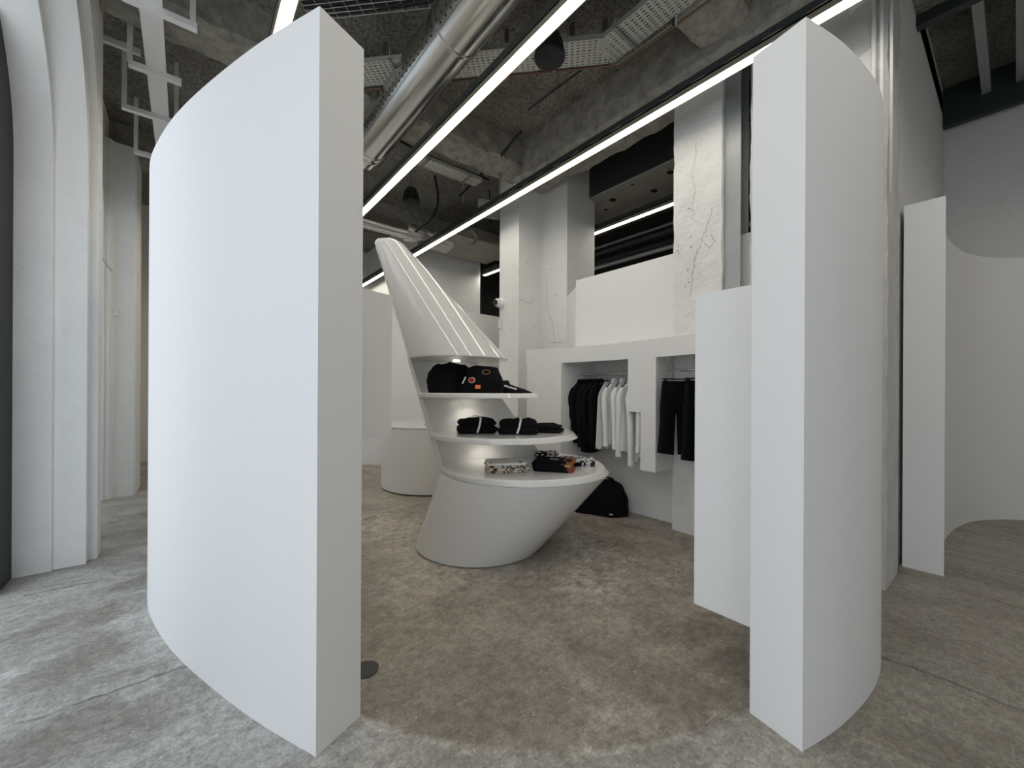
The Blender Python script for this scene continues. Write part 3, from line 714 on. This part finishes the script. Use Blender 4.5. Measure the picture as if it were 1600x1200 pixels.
# long dress on the left rail
s_ = thing('hanging_dress', 'long black dress hanging below the end panel of the left alcove', 'dress'); hook(s_)
rs = [[Vector(p) for p in oval(0, z, hw, ht, 36, .18, 5)] for z, hw, ht in ((-.09, .05, .02), (-.13, .13, .03), (-.2, .17, .035), (-.45, .14, .04), (-.7, .17, .05), (-1.09, .235, .06))]
MB().rings(rs).obj('body', cloth_k, s_); 
hm = MB(); hm.tube([(-.15, 0, -.13), (0, 0, -.082), (.15, 0, -.13)], .007, 8); hm.obj('hanger', black, s_)
p = R0+(R1-R0)*.30; at(s_, p.x, p.y, rz=YAW+.92)

# black bag on the floor under the rail
root = thing('bag', 'slumped black bag on the floor against the wall below the hanging clothes', 'bag', V(1.17, 5.02, 0), YAW-.35)
mb = MB(); rs = []
for j in range(16):
    t = j/15; z = .42*t; hw = .27*(1-t**2.4)**.5 if t < 1 else .02; hw = max(hw, .02); R_ = []
    for k in range(40):
        a = 2*math.pi*k/40; x = hw*math.cos(a); y = hw*.62*math.sin(a); n = noise.noise_vector(Vector((x*7, y*7, z*8)))*.03
        R_.append((x+n.x+.03*t, y+n.y, max(0, z+n.z*.6 if j else 0)))
    rs.append(R_)
mb.rings(rs).obj('body', cloth_k, root)
mb = MB(); mb.tube(spline([(-.08, -.07, .36), (-.07, -.10, .43), (0, -.10, .46), (.09, -.09, .44), (.10, -.07, .34)], 6), .011, 8); mb.obj('handle', cloth_k, root)
mb = MB(); rs = []
for j in range(9):
    t = j/8; hw = max(.015, .15*(1-t**2)**.5); rs.append([(-.24+hw*math.cos(2*math.pi*k/28)*1.1, -.03+hw*.7*math.sin(2*math.pi*k/28), .20*t) for k in range(28)])
mb.rings(rs).obj('side_flap', cloth_k, root)
mb = MB(); mb.box(.06, .10, -.185, -.178, .035, .05); mb.obj('buckle', chrome, root)

# ================================================================ CEILING SERVICES
def strip_light(x, y0, y1, z, label, top=ZC):
    root = thing('strip_light', label, 'strip light', (x, y0, z), 0, 'suspended linear lights')
    L_ = y1-y0; n = max(2, int(L_/1.2))
    mb = MB(); mb.box(-.055, .055, 0, L_, .012, .028); mb.box(-.055, -.047, 0, L_, -.03, .03); mb.box(.047, .055, 0, L_, -.03, .03); mb.obj('channel', mat('channel_bronze', (.33, .30, .24), .45, metal=.5), root)
    mb = MB(); mb.box(-.032, .032, .005, L_-.005, -.026, .011); mb.obj('diffuser', led_m, root)
    mb = MB(); k = 0
    mb.box(-.05, -.046, 0, L_, .045, .10); mb.box(.046, .05, 0, L_, .045, .10); 
    while k*.30 < L_: mb.box(-.046, .046, k*.30, min(L_, k*.30+.16), .04, .046); k += 1
    mb.obj('cable_tray', darksteel, root)
    for i in range(n+1):
        y = .15+(L_-.3)*i/n; m_ = MB(); m_.tube([(0, y, .03), (0, y, top-z)], .0018, 5); m_.obj('suspension_wire', wire, root)
    return root
strip_light(2.15, -1.6, 9.6, 4.30, 'long suspended LED line just right of the big round duct')
strip_light(3.66, -2.0, 11.1, 4.30, 'long suspended LED line passing over the right partition and the pillars')
strip_light(.57, -1.0, 9.0, 4.30, 'suspended LED line over the left partition at the top edge')
strip_light(5.6, 2.7, 8.06, 4.30, 'suspended LED line seen through the opening in the back wall', 4.668)

strip_light(6.9, -3.6, -.75, 4.30, 'suspended LED line in the alcove at the right, beyond the right edge of the view')
# big spiral duct
def dots(mb, x, z, r, ang, y0, y1, step, mi):
    y = y0
    while y < y1:
        for da, dy in ((-.10, 0), (.10, step/2)):
            a = ang+da; c = Vector((x+r*math.cos(a)*1.001, y+dy, z+r*math.sin(a)*1.001)); u = Vector((-math.sin(a), 0, math.cos(a)))
            mb.add([c+u*.010*math.cos(k*math.pi/3)+Vector((0, .010*math.sin(k*math.pi/3), 0))+Vector((math.cos(a), 0, math.sin(a)))*.001 for k in range(6)], [(0,1,2,3,4,5)], mi)
        y += step
root = thing('ventilation_duct', 'large round galvanised ventilation duct hanging above the entrance', 'duct', (1.89, -2, 4.76))
DR = .24
mb = MB()
for a, b_ in ((0, 5.16), (5.18, 7.40)):
    mb.rings([[(DR*math.cos(2*math.pi*k/64), y, DR*math.sin(2*math.pi*k/64)) for k in range(64)] for y in (a, b_)])
dots(mb, 0, 0, DR, math.radians(205), .2, 7.3, .085, 1)
mb.obj('pipe', [steel, hole], root)
for y in (5.17, 7.30, 7.42, 2.6):
    m_ = MB(); m_.rings([[((DR+r)*math.cos(2*math.pi*k/64), yy, (DR+r)*math.sin(2*math.pi*k/64)) for k in range(64)] for r, yy in ((.0, y-.022), (.010, y-.016), (.012, y), (.010, y+.016), (0, y+.022))], False); m_.obj('joint_ring', steel, root)
    m_ = MB(); m_.box(DR+.004, DR+.035, y-.02, y+.02, -.012, .012); m_.obj('ring_clamp', steel, root)
m_ = MB(); m_.rings([[(r*math.cos(2*math.pi*k/64), y, r*math.sin(2*math.pi*k/64)) for k in range(64)] for r, y in ((DR*.98, 7.43), (DR*.97, 7.62))]); m_.obj('end_sleeve', steel, root)
for y in (1.4, 4.2, 6.6):
    for sx in (-.2, .2): m_ = MB(); m_.tube([(sx, y, .12), (sx, y, ZC-4.76)], .004, 6); m_.obj('hanger_rod', wire, root)
# far duct with foil end
root = thing('ventilation_duct', 'smaller silver duct crossing the far ceiling, crumpled foil wrapped round its end', 'duct', (-.2, 7.42, 4.58))
mb = MB(); mb.rings([[(x, .14*math.cos(2*math.pi*k/40), .14*math.sin(2*math.pi*k/40)) for k in range(40)] for x in (0, 3.55)]); mb.obj('pipe', steel, root)
mb = MB(); rs = []
for i in range(16):
    t = i/15; R_ = []
    for k in range(36):
        a = 2*math.pi*k/36; r = .155+.03*t+.03*noise.noise(Vector((t*6, math.cos(a)*3, math.sin(a)*3)))
        R_.append((3.5+.95*t, r*math.cos(a)*(1+.5*t), r*math.sin(a)*(1-.25*t)-.06*t))
    rs.append(R_)
mb.rings(rs, True, 0, False).obj('foil_wrap', foil, root)
for x in (.6, 2.4):
    m_ = MB(); m_.tube([(x, 0, .13), (x, 0, ZC-4.58)], .004, 6); m_.obj('hanger_rod', wire, root)
root = thing('air_conditioning_unit', 'pale flat ceiling unit with foil edges beside the camera pillar, far end', 'air conditioning unit', (4.8, 7.3, 4.50))
MB().box(-.75, .75, -.55, .6, 0, .04).obj('panel', beige, root); MB().box(-.70, .70, -.45, .5, .04, .28).obj('casing', foil, root)
for sx in (-.6, .6):
    m_ = MB(); m_.tube([(sx, 0, .28), (sx, 0, ZC-4.5)], .006, 6); m_.obj('hanger_rod', wire, root)
m_ = MB()
for q_ in range(5): m_.tube([(-.45+.10*math.cos(a*math.pi/10)*(1+.1*q_), -.57-.01*q_, -.02+.11*math.sin(a*math.pi/10)*(1+.07*q_)) for a in range(21)], .006, 6)
tag(m_.obj('cable_coil', traym, loc=(0, 0, 0)), 'coil of pale cable hanging at the edge of the flat ceiling unit', 'cable').location = (4.8, 7.3, 4.52)

# perforated cable trays
def perforated(name, p0, p1, wdt, z, label, m=traym, rails=True, group='perforated cable trays'):
    d = (p1-p0); L_ = d.length; ang = math.atan2(d.y, d.x); root = thing(name, label, 'cable tray', (p0.x, p0.y, z), ang, group)
    mb = MB(); nx = int(L_/.055); ny = max(4, int(wdt/.033)); cx_ = L_/nx; cy_ = wdt/ny; t = .0015
    def q(x0, x1, y0, y1): mb.add([(x0,y0,0),(x1,y0,0),(x1,y1,0),(x0,y1,0)], [(0,3,2,1)])
    for j in range(ny):
        off = (j % 2)*.5
        for i in range(nx):
            x0 = (i+0)*cx_; y0 = j*cy_-wdt/2; a, b_ = x0+cx_*.2, x0+cx_*.72; c_, e_ = y0+cy_*.36, y0+cy_*.66
            q(x0, a, y0, y0+cy_); q(b_, x0+cx_, y0, y0+cy_); q(a, b_, y0, c_); q(a, b_, e_, y0+cy_)
    mb.obj('tray_bed', m, root, weld=False)
    mb = MB(); mb.box(0, L_, -wdt/2-.003, -wdt/2, 0, .05); mb.box(0, L_, wdt/2, wdt/2+.003, 0, .05); mb.obj('tray_side', m, root)
    mb = MB(); rd = random.Random(int(L_*100))
    for k in range(7):
        y = -wdt/2+.03+k*(wdt-.06)/6; mb.tube([(x*L_/12, y+rd.uniform(-.012, .012), .02+rd.uniform(0, .01)) for x in range(13)], rd.uniform(.006, .011), 6)
    mb.obj('cable', cable, root)
    for x in (L_*.2, L_*.8):
        mb = MB(); mb.box(x-.012, x+.012, -wdt/2-.03, wdt/2+.03, -.018, -.001)
        for sy in (-1, 1): mb.tube([(x, sy*(wdt/2+.02), -.018), (x, sy*(wdt/2+.02), ZC-z)], .004, 6)
        mb.obj('support_bar', wire, root)
    return root
ca, cb = V(-1.75, 4.28), V(.93, 3.94); cc = V(1.75, 2.93)
perforated('perforated_cable_tray', ca, cb, .30, 4.80, 'wide perforated cable tray crossing behind the big duct under the ceiling')
perforated('perforated_cable_tray', cb+V(-.06,.06), cc, .30, 4.805, 'wide perforated cable tray running up to the top edge right of the black pendant speaker')
perforated('perforated_cable_tray', V(-1.45, 5.75), V(-.55, 6.475), .22, 4.80, 'perforated cable tray on the far ceiling beyond the smaller pendant speaker')
# brown pipes alongside the tray
root = thing('pipe_run', 'pair of thin brown pipes clipped along the edge of the perforated tray', 'pipe')
for dz, k in ((.0, .20), (.03, .235)):
    mb = MB(); off_ = V(.0, k); mb.tube([ca+off_+Vector((0,0,4.80+dz)), cb+V(.02, k*.9)+Vector((0,0,4.80+dz)), cb+V(.14, .10+k*.4)+Vector((0,0,4.80+dz)), cc+V(.17+k*.2, .12)+Vector((0,0,4.80+dz))], .011, 8)
    mb.obj('pipe', copper if dz == 0 else traym, root)
mb = MB()
for k in range(9):
    p = ca+(cb-ca)*(k/8)+V(0, .215); mb.box(p.x-.006, p.x+.006, p.y-.03, p.y+.03, 4.785, ZC)
mb.obj('pipe_clip', wire, root)
# wire basket tray with heavy black cables
root = thing('wire_basket_tray', 'wire basket cable tray full of black cables near the big duct', 'cable tray')
W0, W1, W2 = V(-1.9, 3.72, 4.97), V(.62, 3.42, 4.97), V(1.30, 2.60, 4.97)
path = smooth(spline([W0, (W0+W1)/2, W1, (W1+W2)/2, W2], 20), 20)
mb = MB()
for o_ in (-.10, -.05, 0, .05, .10):
    q_ = offset(path, o_); mb.tube(q_, .0028, 5)
for o_ in (-.10, .10):
    q_ = [p+Vector((0, 0, .05)) for p in offset(path, o_)]; mb.tube(q_, .0028, 5)
A_, B_ = offset(path, -.1), offset(path, .1)
for i in range(0, len(path), 2): mb.tube([A_[i]+Vector((0,0,.05)), A_[i], B_[i], B_[i]+Vector((0,0,.05))], .0025, 5)
mb.obj('basket', traym, root)
mb = MB()
for o_, r_ in ((-.07, .016), (-.03, .02), (.01, .014), (.045, .02), (.08, .012), (-.01, .016)):
    q_ = [p+Vector((0, 0, .028+.018*math.sin(i*.2+o_*40))) for i, p in enumerate(offset(path, o_))]; mb.tube(q_, r_, 8)
mb.obj('cable', cable, root)
mb = MB()
for i in (6, 30, 54, 74): mb.tube([A_[i]+Vector((0,0,.05)), Vector((A_[i].x, A_[i].y, ZC))], .004, 5)
mb.obj('hanger_rod', wire, root)
# ceiling conduits and loose cables
def conduit(pts, r, m, label, cat='conduit', name='ceiling_conduit', group='conduits and cables under the ceiling'):
    mb = MB(); mb.tube(pts, r, 8); return tag(mb.obj(name, m), label, cat, group)
conduit([V(-.95, 7.2, 4.95), V(-.15, 5.9, 4.95), V(.1, 5.4, 4.95)], .02, cable, 'black conduit running towards the far foil-wrapped duct')
conduit([V(-.2, 6.3, 4.95), V(-.2, 6.3, 4.30)], .012, traym, 'thin white drop rod beside the far cable tray')
conduit(spline([V(-1.35, 7.0, 5.2), V(-1.3, 7.05, 4.8), V(-1.42, 7.1, 4.5), V(-1.75, 7.3, 4.35)], 6), .02, cable, 'black cable drooping over the crumpled foil')
conduit(spline([V(1.15, 3.4, 5.27), V(1.32, 3.5, 5.2), V(1.40, 3.58, 5.0), V(1.41, 3.6, 4.75)], 6), .012, darksteel, 'bent conduit dropping from the ceiling beside the perforated tray')
conduit([V(1.43, 3.55, 5.29), V(1.43, 3.58, 4.72)], .006, traym, 'thin steel rod hanging right of the perforated tray')
conduit(spline([V(.25, 3.0, 5.15), V(.6, 3.1, 5.12), V(.9, 2.8, 5.1), V(1.1, 2.4, 5.1)], 6), .025, cable, 'thick black cable bundle above the basket tray')
conduit(spline([V(.05, 3.25, 5.2), V(.4, 3.35, 5.05), V(.7, 3.25, 5.12)], 6), .02, cable, 'looped black cable at the ceiling behind the nearest LED line')
mb = MB(); mb.box(-.09, .09, -.06, .06, 0, .10); e = mb.obj('junction_box', traym); e.location = V(.58, 2.95, 5.2); e.rotation_euler = (0, 0, .3); tag(e, 'pale junction box under the ceiling at the top edge above the basket tray', 'junction box')
mb = MB(); mb.box(-.10, .10, -.01, .01, 0, .11); e = mb.obj('duct_bracket', traym); e.location = (2.55, 4.05, 4.86); e.rotation_euler = (0, 0, YAW); tag(e, 'small pale plate behind the LED line beside the big duct', 'bracket')
for (p, lab) in (((-.42, 7.0, 4.48), 'grey box with dark green panel near the far LED line'),):
    root = thing('exit_sign', lab, 'sign', V(*p), YAW+.3); MB().box(-.18, .18, -.03, .03, 0, .30).obj('housing', traym, root); MB().box(-.04, .08, -.036, -.03, .08, .22).obj('panel', green, root)
    mb = MB(); mb.tube([(0, 0, .30), (0, 0, ZC-4.48)], .006, 6); mb.obj('rod', wire, root)

conduit([V(-1.9, 6.5, 5.25), V(-.9, 7.3, 5.25), V(-.9, 7.3, 4.9)], .014, traym, 'thin pale conduit on the far ceiling beyond the small pendant speaker')
conduit(spline([V(-2.3, 5.2, 5.2), V(-1.9, 5.45, 5.05), V(-1.5, 5.8, 5.0), V(-1.1, 6.1, 4.95), V(-.4, 6.6, 4.93)], 6), .018, cable, 'black cable running beside the far perforated tray')
conduit(spline([V(-.45, 7.5, 5.2), V(-.42, 7.55, 4.8), V(-.40, 7.6, 4.55), V(-.30, 7.65, 4.5)], 6), .02, cable, 'black cable drooping beside the square pillar at the far end')
conduit([V(1.75, 3.75, 5.24), V(.9, 4.6, 5.24), V(.2, 5.4, 5.24)], .012, darksteel, 'dark conduit fixed flat to the ceiling above the nearest pendant speaker')
# pendant speakers
def speaker(x, y, label):
    root = thing('pendant_speaker', label, 'speaker', (x, y, 4.45), 0, 'black pendant speakers')
    prof = [(.02, .26), (.05, .255), (.078, .235), (.098, .20), (.118, .14), (.132, .07), (.138, .03), (.135, .008), (.128, 0)]
    mb = MB(); mb.rings([[(r*math.cos(2*math.pi*k/40), r*math.sin(2*math.pi*k/40), z) for k in range(40)] for r, z in prof[::-1]]); mb.obj('shell', black, root)
    mb = MB(); mb.rings([[(r*math.cos(2*math.pi*k/40), r*math.sin(2*math.pi*k/40), z) for k in range(40)] for r, z in ((.02, -.030), (.07, -.024), (.11, -.010), (.127, .002))]); mb.obj('grille', blackmesh, root)
    mb = MB(); mb.tube([(0, 0, .255), (0, 0, ZC-4.45)], .004, 6); mb.obj('cord', cable, root)
p = V(.32, 3.62); speaker(p.x, p.y, 'black dome pendant speaker beside the perforated tray, nearer and larger one')
p = V(-1.61, 6.42); speaker(p.x, p.y, 'small black dome pendant speaker hanging in the distance under the big duct')

# security camera on pillar
root = thing('security_camera', 'white turret security camera with black lens on the square pillar', 'camera', (4.15, 5.45, 2.98))
mb = MB(); mb.rings([[(-x, r*math.cos(2*math.pi*k/32), r*math.sin(2*math.pi*k/32)) for k in range(32)] for x, r in ((.0, .085), (.03, .085), (.05, .075), (.06, .06))]); mb.obj('mount', paint, root)
def ball(name, r, m, parent, c, n=20):
    mb = MB(); mb.rings([[(c[0]+r*math.sin(math.pi*(j+.02)/(n+.04))*math.cos(2*math.pi*k/28), c[1]+r*math.sin(math.pi*(j+.02)/(n+.04))*math.sin(2*math.pi*k/28), c[2]+r*math.cos(math.pi*(j+.02)/(n+.04))) for k in range(28)] for j in range(n+1)])
    return mb.obj(name, m, parent)
ball('head', .07, gloss, root, (-.085, .0, 0))
mb = MB(); D_ = Vector((-.85, -.15, -.12)).normalized(); c0 = Vector((-.085, 0, 0))
mb.tube([c0+D_*.045, c0+D_*.075], [.05, .046], 24); e = mb.obj('lens', black, root)
mb = MB(); mb.tube([(4.143, 5.49, 4.4), (4.143, 5.49, 2.70)], .006, 8); tag(mb.obj('wall_conduit', paint), 'thin white conduit running down the square pillar to a small box', 'conduit')
mb = MB(); mb.box(4.12, 4.15, 5.44, 5.505, 2.56, 2.70); tag(mb.obj('wall_box', gloss), 'small white box on the square pillar below the camera', 'junction box')

# steel column
root = thing('steel_column', 'grey painted steel column between the cracked pillar and the right partition', 'column', (4.20, 1.69, 0))
mb = MB(); mb.box(0, .012, 0, .15, 0, ZC); mb.box(.18, .192, 0, .15, 0, ZC); mb.box(.012, .18, .069, .081, 0, ZC); mb.obj('section', greysteel, root)

# what is behind the opening
root = thing('steel_beam', 'dark steel beam with a drilled pale board under it, seen through the wall opening', 'beam', (5.2, 1.0, 4.70))
MB().box(0, .03, 0, 4.6, 0, .50).obj('web', darksteel, root)
mb = MB(); mb.box(0, 1.08, 0, 4.6, -.03, 0)
rd = random.Random(5)
for (x, y, r) in ((.25, 2.15, .05), (.55, 2.6, .05), (.12, 2.7, .02), (.3, 3.2, .055), (.15, 2.1, .015), (.8, 1.6, .02), (.5, 3.5, .03), (.2, 1.8, .015)):
    mb.add([(x+r*1.3*math.cos(k*math.pi/4), y+r*math.sin(k*math.pi/4), -.0315) for k in range(8)], [tuple(range(8))], 1)
mb.obj('board', [beige, hole], root)
mb = MB()
for y in (.4, 4.2): mb.tube([(1.0, y, 0), (1.0, y, ZC-4.7)], .01, 6)
mb.obj('hanger_rod', wire, root)
gr = 'pipes in the dark room behind the wall opening'
for k, (x, z, r, m_) in enumerate(((6.7, 4.35, .06, darksteel), (6.95, 4.15, .045, greysteel), (7.1, 3.95, .05, darksteel), (7.3, 4.4, .09, darksteel), (7.35, 3.72, .06, greysteel), (7.5, 3.5, .05, darksteel), (7.0, 4.6, .03, greysteel))):
    mb = MB(); mb.tube([(x, .86, z), (x, 9.0, z+.05)], r, 12)
    tag(mb.obj('service_pipe', m_), ['dark pipe just below the LED line in the wall opening', 'thin grey pipe under the first dark pipe in the wall opening', 'dark pipe in the middle of the wall opening',
        'thick dark pipe high at the back of the wall opening', 'grey pipe low in the wall opening', 'lowest dark pipe showing above the sill of the wall opening', 'thin grey pipe highest in the wall opening'][k], 'pipe', gr)
for k in range(5):
    mb = MB(); x = 5.6+k*.10; mb.tube([(x, 8.75+.03*k, 0), (x+.02, 8.75, ZC)], .022+.006*(k % 2), 8)
    tag(mb.obj('vertical_pipe', darksteel), 'dark vertical pipe in the narrow far recess left of the square pillar', 'pipe', 'vertical pipes in the far recess')

# white ceiling ladder over the left aisle
root = thing('ceiling_frame', 'white painted plank frame with cross bars hanging over the left aisle', 'frame', (-.23, 3.6, 4.62))
MB().box(-.075, .075, 0, 4.4, 0, .03).obj('plank', paint, root)
for y, a, b_ in ((.82, -.17, .30), (1.70, -.20, .19), (2.55, -.32, .16), (3.62, -.30, .2)):
    MB().box(a, b_, y-.03, y+.03, -.05, -.001).obj('cross_bar', paint, root)
for y, a in ((1.70, -.19), (2.55, -.30), (3.62, -.28), (.82, .27), (2.55, .14)):
    MB().box(a-.02, a+.02, y-.02, y+.02, -.0, ZC-4.62).obj('hanger_post', paint, root)
mb = MB(); mb.box(-.84, -.36, 5.53, 5.57, 4.86, 4.92); tag(mb.obj('wall_bar', paint), 'short white bar fixed between left wall and ceiling beside the hanging frame', 'bar')

# recess with joists in the right-hand ceiling
root = thing('ceiling_joists', 'dark steel framed ceiling bay with parallel joists, top right', 'ceiling joists', (5.72, -3, ZC))
MB().box(0, .10, -1.2, 3.65, -.11, .35).obj('edge_beam', darksteel, root); MB().box(2.33, 2.43, -1.2, 3.65, -.17, .35).obj('edge_beam', darksteel, root)
for k in range(15): MB().box(.10, 2.33, -.7+k*.28, -.62+k*.28, .08, .30).obj('joist', greysteel, root)
# vertical conduits at the corner of the back wall
for k, (x, r) in enumerate(((4.125, .016), (4.10, .012), (4.128, .010))):
    mb = MB(); mb.tube([(x, .70-.05*k, 3.0), (x, .70-.05*k, ZC)], r, 8)
    tag(mb.obj('wall_conduit', plaster), 'painted vertical conduit on the wall corner above the right partition', 'conduit', 'painted conduits above the right partition')
# conduit and switch in the left aisle
mb = MB(); mb.tube([(-.78, 7.79, 4.8), (-.78, 7.79, 2.62)], .012, 8); mb.tube([(-.78, 7.79, 3.10), (-.86, 7.4, 3.22), (-.87, 7.0, 3.24)], .009, 6); tag(mb.obj('wall_conduit', traym), 'grey conduit running down the far left pier to a switch', 'conduit')
mb = MB(); mb.box(-.79, -.72, 7.765, 7.80, 2.50, 2.62); tag(mb.obj('light_switch', gloss), 'small white switch box on the far left pier', 'switch')
# floor outlet cover
mb = MB(); mb.prism(disc(0, 0, .07, 28), 0, .004); e = mb.obj('floor_cap', darksteel); e.location = V(-.78, 2.18, .0005); tag(e, 'small round dark cap in the floor just inside the left partition', 'floor cap')
